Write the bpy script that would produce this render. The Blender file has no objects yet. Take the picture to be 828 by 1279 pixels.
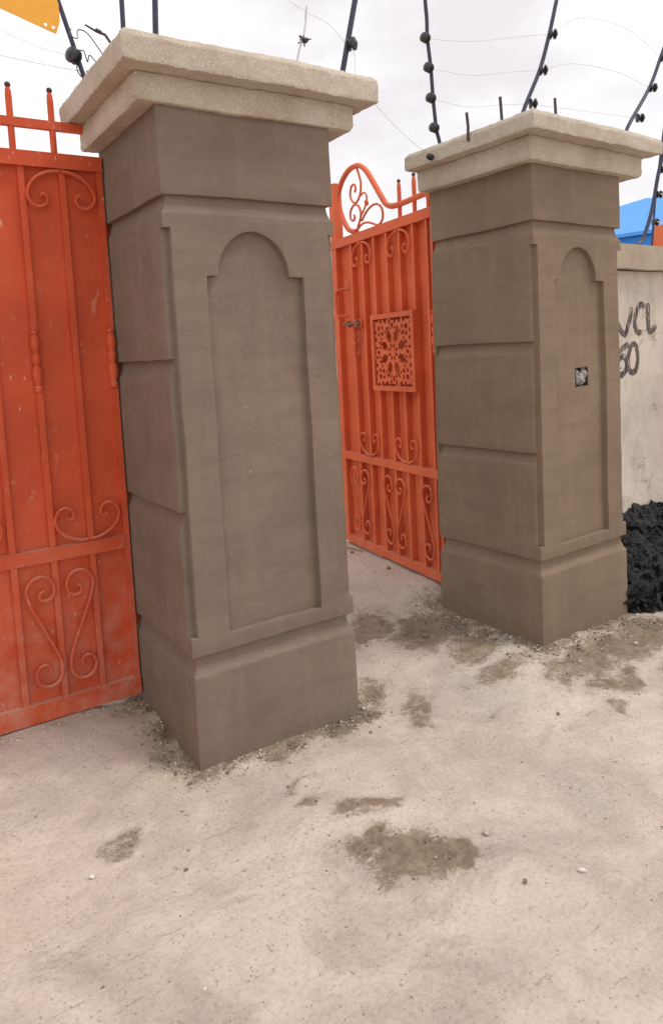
import bpy, bmesh, math, random
import numpy as np
from mathutils import Vector, Matrix, noise as mnoise

random.seed(7)
rng = np.random.default_rng(7)
S = bpy.context.scene
COL = S.collection
PI = math.pi

# ------------------------------------------------------------------ camera
cd = bpy.data.cameras.new('camera')
cam = bpy.data.objects.new('camera', cd)
COL.objects.link(cam)
FW = Vector((0.54256556, 0.8352459, -0.08936946))
RT = Vector((0.83505743, -0.54784311, -0.05046807))
UP = Vector((0.09111369, 0.04724639, 0.99471909))
M = Matrix((RT, UP, -FW)).transposed().to_4x4()
M.translation = Vector((-0.92570832, -2.40646204, 1.48140121))
cam.matrix_world = M
cd.sensor_fit = 'HORIZONTAL'
cd.sensor_width = 36.0
cd.lens = 917.749 / 828 * 36
cd.shift_y = -(639.5 - 522.52) / 828
cd.clip_start = 0.05
cd.clip_end = 2000
S.camera = cam

# ------------------------------------------------------------------ sky, sun, exposure
SUN_EL, SUN_AZ = math.radians(64), math.radians(130)      # azimuth clockwise from +Y
w = bpy.data.worlds.new('World')
S.world = w
w.use_nodes = True
nt = w.node_tree
nt.nodes.clear()
n_out = nt.nodes.new('ShaderNodeOutputWorld')
n_bg = nt.nodes.new('ShaderNodeBackground')
n_bg.inputs['Strength'].default_value = 0.1
n_sky = nt.nodes.new('ShaderNodeTexSky')
n_sky.sky_type = 'NISHITA'
n_sky.sun_disc = False
n_sky.sun_elevation = SUN_EL
n_sky.sun_rotation = SUN_AZ
n_tc = nt.nodes.new('ShaderNodeTexCoord')
n_map = nt.nodes.new('ShaderNodeMapping')
n_map.inputs['Scale'].default_value = (1.3, 1.3, 3.2)
n_ns = nt.nodes.new('ShaderNodeTexNoise')
n_ns.inputs['Scale'].default_value = 1.6
n_ns.inputs['Detail'].default_value = 5
n_ns.inputs['Roughness'].default_value = 0.55
n_rp = nt.nodes.new('ShaderNodeValToRGB')
n_rp.color_ramp.elements[0].position = 0.36
n_rp.color_ramp.elements[0].color = (6.3, 6.0, 6.1, 1)
n_rp.color_ramp.elements[1].position = 0.62
n_rp.color_ramp.elements[1].color = (9.3, 9.2, 9.2, 1)
n_mx = nt.nodes.new('ShaderNodeMix')
n_mx.data_type = 'RGBA'
n_mx.inputs[0].default_value = 0.94
L = nt.links.new
L(n_tc.outputs['Generated'], n_map.inputs['Vector'])
L(n_map.outputs['Vector'], n_ns.inputs['Vector'])
L(n_ns.outputs['Fac'], n_rp.inputs['Fac'])
L(n_sky.outputs['Color'], n_mx.inputs[6])
L(n_rp.outputs['Color'], n_mx.inputs[7])
L(n_mx.outputs[2], n_bg.inputs['Color'])
L(n_bg.outputs['Background'], n_out.inputs['Surface'])

sd = bpy.data.lights.new('sun', 'SUN')
sd.energy = 1.2
sd.angle = math.radians(14)
sd.color = (1.0, 0.96, 0.90)
sun = bpy.data.objects.new('sun', sd)
COL.objects.link(sun)
to_sun = Vector((math.sin(SUN_AZ) * math.cos(SUN_EL), math.cos(SUN_AZ) * math.cos(SUN_EL), math.sin(SUN_EL)))
sun.rotation_euler = to_sun.to_track_quat('Z', 'Y').to_euler()
sun.location = (4, -6, 9)

S.view_settings.view_transform = 'Standard'
S.view_settings.look = 'None'
S.view_settings.exposure = 0.55
S.view_settings.gamma = 1.0


# ------------------------------------------------------------------ materials
class NT:
    def __init__(self, name):
        self.m = bpy.data.materials.new(name)
        self.m.use_nodes = True
        self.t = self.m.node_tree
        self.b = self.t.nodes['Principled BSDF']
        self.tc = self.t.nodes.new('ShaderNodeTexCoord')

    def n(self, kind, **kw):
        x = self.t.nodes.new(kind)
        for k, v in kw.items():
            setattr(x, k, v)
        return x

    def link(self, a, b):
        self.t.links.new(a, b)

    def noise(self, scale, detail=4, rough=0.55, stretch=None, dist=0.0, coord='Object'):
        x = self.n('ShaderNodeTexNoise')
        x.inputs['Scale'].default_value = scale
        x.inputs['Detail'].default_value = detail
        x.inputs['Roughness'].default_value = rough
        x.inputs['Distortion'].default_value = dist
        src = self.tc.outputs[coord]
        if stretch:
            mp = self.n('ShaderNodeMapping')
            mp.inputs['Scale'].default_value = stretch
            self.link(src, mp.inputs['Vector'])
            src = mp.outputs['Vector']
        self.link(src, x.inputs['Vector'])
        return x.outputs['Fac']

    def ramp(self, fac, stops):
        r = self.n('ShaderNodeValToRGB')
        e = r.color_ramp.elements
        while len(e) < len(stops):
            e.new(0.5)
        for el, (p, c) in zip(e, stops):
            el.position = p
            el.color = c if len(c) == 4 else (*c, 1)
        self.link(fac, r.inputs['Fac'])
        return r.outputs['Color']

    def val(self, fac, a, b, c=0.0, d=1.0):
        r = self.n('ShaderNodeMapRange')
        r.inputs[1].default_value = a
        r.inputs[2].default_value = b
        r.inputs[3].default_value = c
        r.inputs[4].default_value = d
        self.link(fac, r.inputs[0])
        return r.outputs[0]

    def mix(self, fac, a, b, mode='MIX'):
        x = self.n('ShaderNodeMix', data_type='RGBA', blend_type=mode)
        for sock, v in ((x.inputs[0], fac), (x.inputs[6], a), (x.inputs[7], b)):
            if isinstance(v, (int, float)):
                sock.default_value = v
            elif isinstance(v, tuple):
                sock.default_value = (*v, 1) if len(v) == 3 else v
            else:
                self.link(v, sock)
        return x.outputs[2]

    def math(self, op, a, b=0.0):
        x = self.n('ShaderNodeMath', operation=op)
        for sock, v in ((x.inputs[0], a), (x.inputs[1], b)):
            if isinstance(v, (int, float)):
                sock.default_value = v
            else:
                self.link(v, sock)
        return x.outputs[0]

    def bump(self, h, strength, dist):
        x = self.n('ShaderNodeBump')
        x.inputs['Strength'].default_value = strength
        x.inputs['Distance'].default_value = dist
        self.link(h, x.inputs['Height'])
        prev = self.b.inputs['Normal']
        if prev.is_linked:
            self.link(prev.links[0].from_socket, x.inputs['Normal'])
        self.link(x.outputs['Normal'], self.b.inputs['Normal'])

    def done(self, col, rough=0.8, metal=0.0, spec=None):
        for s, v in (('Base Color', col), ('Roughness', rough), ('Metallic', metal)):
            if isinstance(v, (int, float)):
                self.b.inputs[s].default_value = v
            elif isinstance(v, tuple):
                self.b.inputs[s].default_value = (*v, 1)
            else:
                self.link(v, self.b.inputs[s])
        if spec is not None:
            self.b.inputs['Specular IOR Level'].default_value = spec
        return self.m


def mat_plaster(name, ca, cb, cc):
    m = NT(name)
    cloud = m.noise(2.2, 5, 0.6, dist=0.6)
    col = m.ramp(cloud, [(0.3, ca), (0.5, cb), (0.72, cc)])
    # trowel passes: broad horizontal and vertical strokes of slightly different dryness
    tr = m.noise(3.0, 3, 0.5, stretch=(0.8, 0.8, 5.0), dist=0.4)
    col = m.mix(m.val(tr, 0.42, 0.66, 0.0, 0.34), col, (ca[0] * 0.86, ca[1] * 0.86, ca[2] * 0.86))
    tv = m.noise(4.5, 2, 0.5, stretch=(4.0, 4.0, 0.5))
    col = m.mix(m.val(tv, 0.52, 0.7, 0.0, 0.3), col, (cc[0] * 1.07, cc[1] * 1.06, cc[2] * 1.03))
    vo = m.n('ShaderNodeTexVoronoi', feature='F1', distance='CHEBYCHEV')
    mp = m.n('ShaderNodeMapping')
    mp.inputs['Scale'].default_value = (3.6, 3.6, 2.7)
    mp.inputs['Rotation'].default_value = (0.12, 0.2, 0.06)
    m.link(m.tc.outputs['Object'], mp.inputs['Vector'])
    m.link(mp.outputs['Vector'], vo.inputs['Vector'])
    sep = m.n('ShaderNodeSeparateColor')
    m.link(vo.outputs['Color'], sep.inputs['Color'])
    col = m.mix(m.val(sep.outputs[0], 0.74, 0.80, 0.0, 0.07), col, (0.34, 0.265, 0.2))
    gr = m.noise(240, 2, 0.6)
    col = m.mix(m.val(gr, 0.3, 0.75, 0.0, 0.26), col, (ca[0] * 0.7, ca[1] * 0.7, ca[2] * 0.7))
    pit = m.noise(38, 2, 0.5)
    col = m.mix(m.val(pit, 0.74, 0.78, 0.0, 0.5), col, (0.09, 0.07, 0.055))
    # fine drag lines left by the float and sponge, dried mortar specks, hairline cracks
    ln = m.noise(30, 5, 0.68, stretch=(0.6, 0.6, 2.4), dist=1.3)
    ln2 = m.noise(1.9, 3, 0.6)
    col = m.mix(m.math('MULTIPLY', m.val(ln, 0.52, 0.68), m.val(ln2, 0.4, 0.62, 0.02, 0.24)), col, (cc[0] * 1.3, cc[1] * 1.28, cc[2] * 1.25))
    col = m.mix(m.math('MULTIPLY', m.val(ln, 0.48, 0.34), m.val(ln2, 0.4, 0.62, 0.02, 0.24)), col, (ca[0] * 0.62, ca[1] * 0.62, ca[2] * 0.62))
    sp = m.noise(58, 2, 0.5)
    col = m.mix(m.val(sp, 0.72, 0.755, 0.0, 0.5), col, (0.36, 0.29, 0.225))
    m.bump(gr, 0.25, 0.002)
    m.bump(ln, 0.07, 0.003)
    m.bump(m.noise(18, 4, 0.6, stretch=(1, 1, 2.0), dist=1.2), 0.16, 0.006)
    m.bump(m.noise(70, 2, 0.5, stretch=(1, 1, 4.0), dist=0.5), 0.08, 0.003)
    m.bump(m.noise(5, 3, 0.5), 0.3, 0.012)
    return m.done(col, m.val(cloud, 0.3, 0.7, 0.8, 0.95), spec=0.25)


def mat_cast_concrete(name, base):
    m = NT(name)
    big = m.noise(4, 5, 0.6)
    b = base
    col = m.ramp(big, [(0.3, (b[0] * 0.78, b[1] * 0.76, b[2] * 0.7)), (0.55, b), (0.75, (b[0] * 1.12, b[1] * 1.1, b[2] * 1.06))])
    warm = m.noise(1.6, 4, 0.65, dist=1.0)
    col = m.mix(m.val(warm, 0.5, 0.72, 0.0, 0.3), col, (0.43, 0.335, 0.235))
    gr = m.noise(270, 3, 0.65)
    col = m.mix(m.val(gr, 0.36, 0.56, 0.72, 0.0), col, (b[0] * 0.5, b[1] * 0.47, b[2] * 0.44))
    g2 = m.noise(150, 2, 0.5)
    col = m.mix(m.val(g2, 0.58, 0.7, 0.0, 0.6), col, (b[0] * 1.25, b[1] * 1.25, b[2] * 1.22))
    st = m.noise(5, 4, 0.6, stretch=(2.2, 2.2, 0.5))
    col = m.mix(m.val(st, 0.54, 0.72, 0.0, 0.35), col, (b[0] * 0.6, b[1] * 0.57, b[2] * 0.52))
    m.bump(gr, 0.5, 0.003)
    m.bump(g2, 0.35, 0.004)
    return m.done(col, 0.93, spec=0.2)


def mat_gate_paint(name, base, fade, dust=0.5, chips=0.5):
    m = NT(name)
    big = m.noise(2.4, 5, 0.6, dist=0.8)
    col = m.ramp(big, [(0.3, (base[0] * 0.83, base[1] * 0.75, base[2] * 0.75)), (0.55, base), (0.78, fade)])
    run = m.noise(9, 4, 0.6, stretch=(3.5, 3.5, 0.28))
    col = m.mix(m.val(run, 0.56, 0.74, 0.0, 0.3), col, (base[0] * 0.7, base[1] * 0.85, base[2] * 1.1))
    # worn specks and scuffs down to pale primer
    sc = m.noise(34, 3, 0.6, stretch=(1.6, 1.6, 0.5))
    sc2 = m.noise(3.2, 2, 0.5)
    chip = m.math('MULTIPLY', m.val(sc, 0.675, 0.71), m.val(sc2, 0.45, 0.62))
    col = m.mix(m.math('MINIMUM', m.math('MULTIPLY', chip, chips), 1.0), col, (0.62, 0.36, 0.26))
    # road dust: lies on upward faces and thins out above the ground
    geo = m.n('ShaderNodeNewGeometry')
    sx = m.n('ShaderNodeSeparateXYZ')
    m.link(geo.outputs['Normal'], sx.inputs[0])
    px = m.n('ShaderNodeSeparateXYZ')
    m.link(geo.outputs['Position'], px.inputs[0])
    dn = m.noise(11, 4, 0.65)
    up = m.math('MULTIPLY', m.val(sx.outputs[2], 0.55, 0.9), m.val(dn, 0.2, 0.6, 0.35, 1.0))
    low = m.math('MULTIPLY', m.val(px.outputs[2], 0.05, 0.95, 1.0, 0.0), m.val(dn, 0.38, 0.7, 0.0, 0.8))
    col = m.mix(m.math('MULTIPLY', up, dust), col, (0.58, 0.37, 0.28))
    col = m.mix(m.math('MULTIPLY', low, dust * 0.9), col, (0.60, 0.30, 0.21))
    scuff = m.noise(21, 7, 0.78, stretch=(1.2, 1.2, 0.6), dist=0.7)
    col = m.mix(m.math('MULTIPLY', m.math('MULTIPLY', m.val(scuff, 0.57, 0.68), m.val(m.noise(2.0, 3, 0.6), 0.42, 0.62)), 0.36 * chips), col, (0.70, 0.34, 0.24))
    rust = m.noise(12, 6, 0.75)
    col = m.mix(m.val(rust, 0.66, 0.74, 0.0, 0.55), col, (0.2, 0.06, 0.03))
    m.bump(m.noise(60, 3, 0.6), 0.12, 0.003)
    m.bump(m.noise(6, 2, 0.5), 0.3, 0.014)
    return m.done(col, m.val(big, 0.3, 0.7, 0.55, 0.75), spec=0.3)


def mat_plain(name, col, rough=0.6, metal=0.0, var=0.25, scale=30, bump=0.2):
    m = NT(name)
    f = m.noise(scale, 4, 0.6)
    c = m.mix(m.val(f, 0.3, 0.7, 0, 1), tuple(x * (1 - var) for x in col), tuple(min(1, x * (1 + var)) for x in col))
    if bump:
        m.bump(f, bump, 0.004)
    return m.done(c, rough, metal)


def mat_wall(name):
    m = NT(name)
    big = m.noise(1.7, 6, 0.62, dist=0.5)
    col = m.ramp(big, [(0.3, (0.41, 0.35, 0.295)), (0.52, (0.56, 0.49, 0.42)), (0.75, (0.64, 0.565, 0.49))])
    st = m.noise(7, 5, 0.65, stretch=(1.4, 1.4, 0.4))
    col = m.mix(m.val(st, 0.52, 0.72, 0.0, 0.42), col, (0.3, 0.25, 0.21))
    # fine craze cracks in patches
    vo = m.n('ShaderNodeTexVoronoi', feature='DISTANCE_TO_EDGE')
    vo.inputs['Scale'].default_value = 7
    dis = m.n('ShaderNodeTexNoise')
    dis.inputs['Scale'].default_value = 9
    dis.inputs['Detail'].default_value = 5
    m.link(m.tc.outputs['Object'], dis.inputs['Vector'])
    ad = m.n('ShaderNodeVectorMath', operation='MULTIPLY_ADD')
    m.link(dis.outputs['Color'], ad.inputs[0])
    ad.inputs[1].default_value = (0.35, 0.35, 0.35)
    m.link(m.tc.outputs['Object'], ad.inputs[2])
    m.link(ad.outputs[0], vo.inputs['Vector'])
    crack = m.math('MULTIPLY', m.val(vo.outputs['Distance'], 0.0, 0.022, 1.0, 0.0), m.val(m.noise(3.1, 3, 0.6), 0.5, 0.6))
    col = m.mix(m.math('MULTIPLY', crack, 0.75), col, (0.13, 0.105, 0.09))
    pit = m.noise(45, 2, 0.5)
    col = m.mix(m.val(pit, 0.71, 0.75, 0.0, 0.7), col, (0.15, 0.12, 0.1))
    m.bump(crack, 0.5, -0.004)
    m.bump(m.noise(60, 4, 0.6), 0.3, 0.004)
    m.bump(m.noise(8, 3, 0.5), 0.3, 0.012)
    return m.done(col, 0.92, spec=0.2)


def mat_ground(name):
    m = NT(name)
    big = m.noise(1.1, 6, 0.6, dist=0.7)
    col = m.ramp(big, [(0.3, (0.51, 0.425, 0.353)), (0.5, (0.56, 0.472, 0.396)), (0.72, (0.61, 0.522, 0.445))])
    mid = m.noise(6.5, 6, 0.68, dist=1.2)
    col = m.mix(m.val(mid, 0.54, 0.70, 0.0, 0.42), col, (0.42, 0.343, 0.28))
    pale = m.noise(4.1, 5, 0.6, dist=0.6)
    col = m.mix(m.val(pale, 0.55, 0.75, 0.0, 0.5), col, (0.65, 0.57, 0.495))
    fine = m.noise(72, 6, 0.8)
    col = m.mix(m.val(fine, 0.46, 0.64, 0.0, 0.5), col, (0.35, 0.285, 0.23))
    # damp mortar droppings and trodden dirt, laid out by the mesh attribute
    at = m.n('ShaderNodeAttribute', attribute_name='damp')
    e1 = m.noise(17, 8, 0.75, dist=0.5)
    k = m.math('ADD', at.outputs['Fac'], m.val(e1, 0.25, 0.75, -0.44, 0.44))
    k2 = m.math('ADD', k, m.val(fine, 0.3, 0.7, -0.2, 0.2))
    msk = m.val(k2, 0.36, 0.68)
    e2 = m.noise(21, 8, 0.72, dist=0.6)
    dc = m.ramp(e2, [(0.34, (0.13, 0.083, 0.048)), (0.48, (0.225, 0.155, 0.097)), (0.62, (0.32, 0.238, 0.163)), (0.72, (0.43, 0.35, 0.27))])
    dc = m.mix(m.val(fine, 0.52, 0.7, 0.0, 0.5), dc, (0.42, 0.34, 0.26))
    col = m.mix(m.math('MULTIPLY', msk, 0.8), col, dc)
    grit = m.n('ShaderNodeTexVoronoi', feature='F1')
    grit.inputs['Scale'].default_value = 95
    m.link(m.tc.outputs['Object'], grit.inputs['Vector'])
    gs = m.n('ShaderNodeSeparateColor')
    m.link(grit.outputs['Color'], gs.inputs['Color'])
    gm = m.math('MULTIPLY', m.val(grit.outputs['Distance'], 0.18, 0.3, 1.0, 0.0), m.val(gs.outputs[0], 0.8, 0.82))
    col = m.mix(m.math('MULTIPLY', gm, 0.7), col, m.mix(gs.outputs[1], (0.2, 0.16, 0.13), (0.72, 0.64, 0.56)))
    # drag marks and scuffs across the dust
    sm = m.noise(5.0, 5, 0.7, stretch=(0.7, 3.2, 1), dist=1.4)
    col = m.mix(m.val(sm, 0.62, 0.68, 0.0, 0.25), col, (0.40, 0.33, 0.272))
    sl = m.noise(13, 4, 0.7, stretch=(0.35, 2.4, 1), dist=2.2)
    scr = m.val(sl, 0.655, 0.70)
    col = m.mix(m.math('MULTIPLY', scr, 0.5), col, (0.3, 0.24, 0.195))
    rough_zone = m.math('ADD', m.val(m.noise(2.6, 4, 0.6, dist=0.8), 0.42, 0.64, 0.28, 1.1), at.outputs['Fac'])
    m.bump(gm, 0.6, 0.004)
    m.bump(m.math('MULTIPLY', fine, rough_zone), 0.6, 0.006)
    m.bump(m.math('MULTIPLY', m.noise(52, 6, 0.8), rough_zone), 0.8, 0.012)
    m.bump(m.math('MULTIPLY', scr, -1.0), 0.5, 0.004)
    return m.done(col, 0.96, spec=0.12)


MT = {
    'plaster': mat_plaster('cement_plaster', (0.180, 0.134, 0.102), (0.214, 0.160, 0.122), (0.250, 0.188, 0.143)),
    'plaster2': mat_plaster('cement_plaster_dark', (0.195, 0.141, 0.097), (0.230, 0.168, 0.116), (0.268, 0.197, 0.136)),
    'cast': mat_cast_concrete('cast_concrete', (0.57, 0.50, 0.415)),
    'red': mat_gate_paint('red_gate_paint', (0.58, 0.088, 0.031), (0.66, 0.13, 0.058), 0.85, 1.6),
    'orange': mat_gate_paint('gate_paint_lit_copy', (0.67, 0.130, 0.046), (0.74, 0.18, 0.076), 0.45, 0.5),  # same gate paint, with the brighter light on the open leaf coloured in
    'rust': mat_plain('rusty_bolt', (0.22, 0.115, 0.075), 0.75, 0.2, var=0.5, scale=90),
    'iron': mat_plain('bare_iron', (0.075, 0.06, 0.058), 0.55, 0.6),
    'navy': mat_plain('navy_paint', (0.03, 0.026, 0.06), 0.5),
    'black': mat_plain('black_plastic', (0.022, 0.02, 0.022), 0.38),
    'wire': mat_plain('galvanised_wire', (0.62, 0.60, 0.60), 0.5, 0.2, bump=0),
    'yellow': mat_plain('yellow_sheet', (0.78, 0.36, 0.03), 0.5, var=0.08, bump=0),
    'wall': mat_wall('old_wall_plaster'),
    'coping': mat_cast_concrete('coping_concrete', (0.46, 0.385, 0.30)),
    'ground': mat_ground('sandy_ground'),
    'stone': mat_plain('pale_stone', (0.44, 0.365, 0.30), 0.9, var=0.3, scale=60),
    'white_stone': mat_plain('white_stone', (0.66, 0.6, 0.53), 0.85, var=0.1, scale=60),
    'dark_stone': mat_plain('dark_clod', (0.21, 0.155, 0.11), 0.95, var=0.35, scale=60),
    'twig': mat_plain('dry_twig', (0.16, 0.11, 0.075), 0.9),
    'roof': mat_plain('blue_roof_sheet', (0.06, 0.3, 0.78), 0.5, var=0.06, scale=3, bump=0.05),
    'bluewall': mat_plain('blue_wall_paint', (0.02, 0.2, 0.62), 0.7, var=0.08, scale=3),
    'coral': mat_plain('coral_paint', (0.7, 0.17, 0.07), 0.7, var=0.1, scale=4),
    'purple': mat_plain('purple_cloth', (0.25, 0.06, 0.22), 0.8),
    'cream': mat_plain('cream_limewash', (0.62, 0.54, 0.45), 0.9, var=0.12, scale=5),
    'plastic': mat_plain('dusty_clear_plastic', (0.27, 0.245, 0.235), 0.3, var=0.7, scale=70),
    'void': mat_plain('box_steel', (0.1, 0.075, 0.055), 0.7, 0.2),
}


def mat_tar():
    m = NT('black_tar_lumps')
    f = m.noise(14, 5, 0.65)
    col = m.ramp(f, [(0.35, (0.003, 0.0027, 0.0035)), (0.6, (0.008, 0.007, 0.010)), (0.8, (0.035, 0.032, 0.042))])
    m.bump(m.noise(40, 5, 0.7, dist=1.5), 0.9, 0.02)
    return m.done(col, m.val(f, 0.3, 0.7, 0.2, 0.5), spec=0.45)


MT['tar'] = mat_tar()


def mat_letter():
    m = NT('brushed_black_paint')
    a = m.noise(26, 3, 0.6, stretch=(2.2, 1, 0.5), dist=0.4)
    b = m.noise(90, 3, 0.6, stretch=(1, 1, 0.35))
    col = m.mix(m.val(a, 0.35, 0.65), (0.06, 0.048, 0.046), (0.145, 0.12, 0.112))
    gap = m.math('MULTIPLY', m.val(a, 0.52, 0.66), m.val(b, 0.46, 0.6))
    return m.done(m.mix(gap, col, (0.46, 0.385, 0.325)), 0.9, spec=0.2)


MT['letter'] = mat_letter()


# ------------------------------------------------------------------ mesh helpers
class MB:
    def __init__(self):
        self.bm = bmesh.new()

    def box(self, x0, x1, y0, y1, z0, z1):
        v = [self.bm.verts.new(p) for p in ((x0, y0, z0), (x1, y0, z0), (x1, y1, z0), (x0, y1, z0),
                                            (x0, y0, z1), (x1, y0, z1), (x1, y1, z1), (x0, y1, z1))]
        for f in ((3, 2, 1, 0), (4, 5, 6, 7), (0, 1, 5, 4), (1, 2, 6, 5), (2, 3, 7, 6), (3, 0, 4, 7)):
            self.bm.faces.new([v[i] for i in f])
        return self

    def prism(self, poly, axis, a, b):
        """poly: 2-D outline; axis 'y' -> (x,z) points, 'x' -> (y,z) points, 'z' -> (x,y) points."""
        def P(p, t):
            return {'y': (p[0], t, p[1]), 'x': (t, p[0], p[1]), 'z': (p[0], p[1], t)}[axis]
        lo = [self.bm.verts.new(P(p, a)) for p in poly]
        hi = [self.bm.verts.new(P(p, b)) for p in poly]
        n = len(poly)
        self.bm.faces.new(lo)
        self.bm.faces.new(hi[::-1])
        for i in range(n):
            self.bm.faces.new((lo[i], hi[i], hi[(i + 1) % n], lo[(i + 1) % n]))
        return self

    def loft(self, rings):
        """rings: (x0,x1,y0,y1,z) rectangles stacked upward."""
        R = []
        for x0, x1, y0, y1, z in rings:
            R.append([self.bm.verts.new(p) for p in ((x0, y0, z), (x1, y0, z), (x1, y1, z), (x0, y1, z))])
        self.bm.faces.new(R[0][::-1])
        self.bm.faces.new(R[-1])
        for a, b in zip(R, R[1:]):
            for i in range(4):
                j = (i + 1) % 4
                self.bm.faces.new((a[i], a[j], b[j], b[i]))
        return self

    def tube(self, pts, r, sides=8, flat=1.0, cap=True, closed=False):
        pts = [Vector(p) for p in pts]
        n = len(pts)
        rad = r if hasattr(r, '__len__') else [r] * n
        tang = []
        for i in range(n):
            if closed:
                t = pts[(i + 1) % n] - pts[i - 1]
            else:
                t = pts[min(i + 1, n - 1)] - pts[max(i - 1, 0)]
            tang.append(t.normalized())
        t0 = tang[0]
        nn = t0.orthogonal().normalized()
        if abs(t0.y) < 0.9:
            nn = (Vector((0, 1, 0)) - t0 * t0.y).normalized()
        rings = []
        for i in range(n):
            t = tang[i]
            nn = (nn - t * nn.dot(t)).normalized()
            bb = t.cross(nn)
            rings.append([self.bm.verts.new(pts[i] + rad[i] * (nn * math.cos(2 * PI * k / sides) * flat + bb * math.sin(2 * PI * k / sides)))
                          for k in range(sides)])
        m = n if closed else n - 1
        for i in range(m):
            a, b = rings[i], rings[(i + 1) % n]
            for k in range(sides):
                j = (k + 1) % sides
                self.bm.faces.new((a[k], a[j], b[j], b[k]))
        if cap and not closed:
            self.bm.faces.new(rings[0][::-1])
            self.bm.faces.new(rings[-1])
        return self

    def lathe(self, prof, c, axis=Vector((0, 0, 1)), sides=12):
        """prof: (r, t) along axis."""
        a = Vector(axis).normalized()
        u = a.orthogonal().normalized()
        v = a.cross(u)
        c = Vector(c)
        R = [[self.bm.verts.new(c + a * t + r * (u * math.cos(2 * PI * k / sides) + v * math.sin(2 * PI * k / sides)))
              for k in range(sides)] for r, t in prof]
        for p, q in zip(R, R[1:]):
            for k in range(sides):
                j = (k + 1) % sides
                self.bm.faces.new((p[k], p[j], q[j], q[k]))
        self.bm.faces.new(R[0][::-1])
        self.bm.faces.new(R[-1])
        return self

    def ball(self, c, r, sub=1, sq=(1, 1, 1), jit=0.0):
        g = bmesh.ops.create_icosphere(self.bm, subdivisions=sub, radius=1)
        c = Vector(c)
        for v in g['verts']:
            k = r * (1 + jit * random.uniform(-1, 1))
            v.co = Vector((v.co.x * sq[0], v.co.y * sq[1], v.co.z * sq[2])) * k + c
        return self

    def mesh(self, name, smooth=None):
        bmesh.ops.recalc_face_normals(self.bm, faces=self.bm.faces)
        me = bpy.data.meshes.new(name)
        self.bm.to_mesh(me)
        self.bm.free()
        if smooth:
            me.polygons.foreach_set('use_smooth', [True] * len(me.polygons))
            me.set_sharp_from_angle(angle=math.radians(smooth))
        return me


def ob(name, data, mat=None, parent=None, loc=None):
    if isinstance(data, MB):
        data = data.mesh(name, 40)
    o = bpy.data.objects.new(name, data)
    COL.objects.link(o)
    if mat is not None and data is not None:
        data.materials.clear()
        data.materials.append(MT[mat] if isinstance(mat, str) else mat)
    if parent is not None:
        o.parent = parent
    if loc is not None:
        o.location = loc
    return o


def thing(name, label, cat, loc=(0, 0, 0), rz=0.0, group=None):
    o = ob(name, None)
    o.location = loc
    o.rotation_euler = (0, 0, rz)
    return tag(o, label, cat, group)


def tag(o, label, cat, group=None):
    o['label'] = label
    o['category'] = cat
    if group:
        o['group'] = group
    return o


def struct(o):
    o['kind'] = 'structure'
    return o


def bevel_bm(bm, width, seg=2, ang=25, test=None):
    bm.edges.ensure_lookup_table()
    es = [e for e in bm.edges if len(e.link_faces) == 2 and e.calc_face_angle(0) > math.radians(ang)
          and (test is None or test((e.verts[0].co + e.verts[1].co) / 2))]
    bmesh.ops.bevel(bm, geom=es, offset=width, segments=seg, profile=0.6, affect='EDGES', clamp_overlap=True)


def grid_cut(bm, step):
    lo = [min(v.co[i] for v in bm.verts) for i in range(3)]
    hi = [max(v.co[i] for v in bm.verts) for i in range(3)]
    for i in range(3):
        n = int((hi[i] - lo[i]) / step)
        for k in range(1, n + 1):
            co = [0, 0, 0]
            no = [0, 0, 0]
            co[i] = lo[i] + (hi[i] - lo[i]) * k / (n + 1)
            no[i] = 1
            bmesh.ops.bisect_plane(bm, geom=bm.verts[:] + bm.edges[:] + bm.faces[:], plane_co=co, plane_no=no, dist=1e-5)


def wobble(bm, amps, seed=0.0):
    off = Vector((seed * 13.7, seed * 5.1, seed * 9.3))
    for v in bm.verts:
        d = Vector((0, 0, 0))
        for a, s in amps:
            d += mnoise.noise_vector(v.co * s + off) * a
        v.co += d


def boolean(me, cutters):
    """me minus each cutter mesh, evaluated without operators."""
    o = bpy.data.objects.new('boolean_base', me)
    COL.objects.link(o)
    tmp = []
    for c in cutters:
        k = bpy.data.objects.new('boolean_cutter', c)
        COL.objects.link(k)
        tmp.append(k)
        md = o.modifiers.new('cut', 'BOOLEAN')
        md.operation = 'DIFFERENCE'
        md.solver = 'EXACT'
        md.object = k
    dg = bpy.context.evaluated_depsgraph_get()
    dg.update()
    res = bpy.data.meshes.new_from_object(o.evaluated_get(dg))
    for k in tmp + [o]:
        bpy.data.objects.remove(k)
    return res


# ------------------------------------------------------------------ ground
def vnoise(x, y, seed):
    xi = np.floor(x).astype(np.int64)
    yi = np.floor(y).astype(np.int64)
    fx = x - xi
    fy = y - yi
    fx = fx * fx * (3 - 2 * fx)
    fy = fy * fy * (3 - 2 * fy)

    def h(a, b):
        n = (a * 374761393 + b * 668265263 + seed * 982451653) & 0x7fffffff
        n = ((n ^ (n >> 13)) * 1274126177) & 0x7fffffff
        n = n ^ (n >> 16)
        return (n & 0xffff) / 32767.5 - 1
    return (h(xi, yi) * (1 - fx) + h(xi + 1, yi) * fx) * (1 - fy) + (h(xi, yi + 1) * (1 - fx) + h(xi + 1, yi + 1) * fx) * fy


def fbm(x, y, seed, oct=4):
    s = np.zeros_like(x, dtype=float)
    a = 1.0
    for i in range(oct):
        s += a * vnoise(x * 2 ** i + i * 17.3, y * 2 ** i - i * 9.1, seed + i)
        a *= 0.5
    return s


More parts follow.
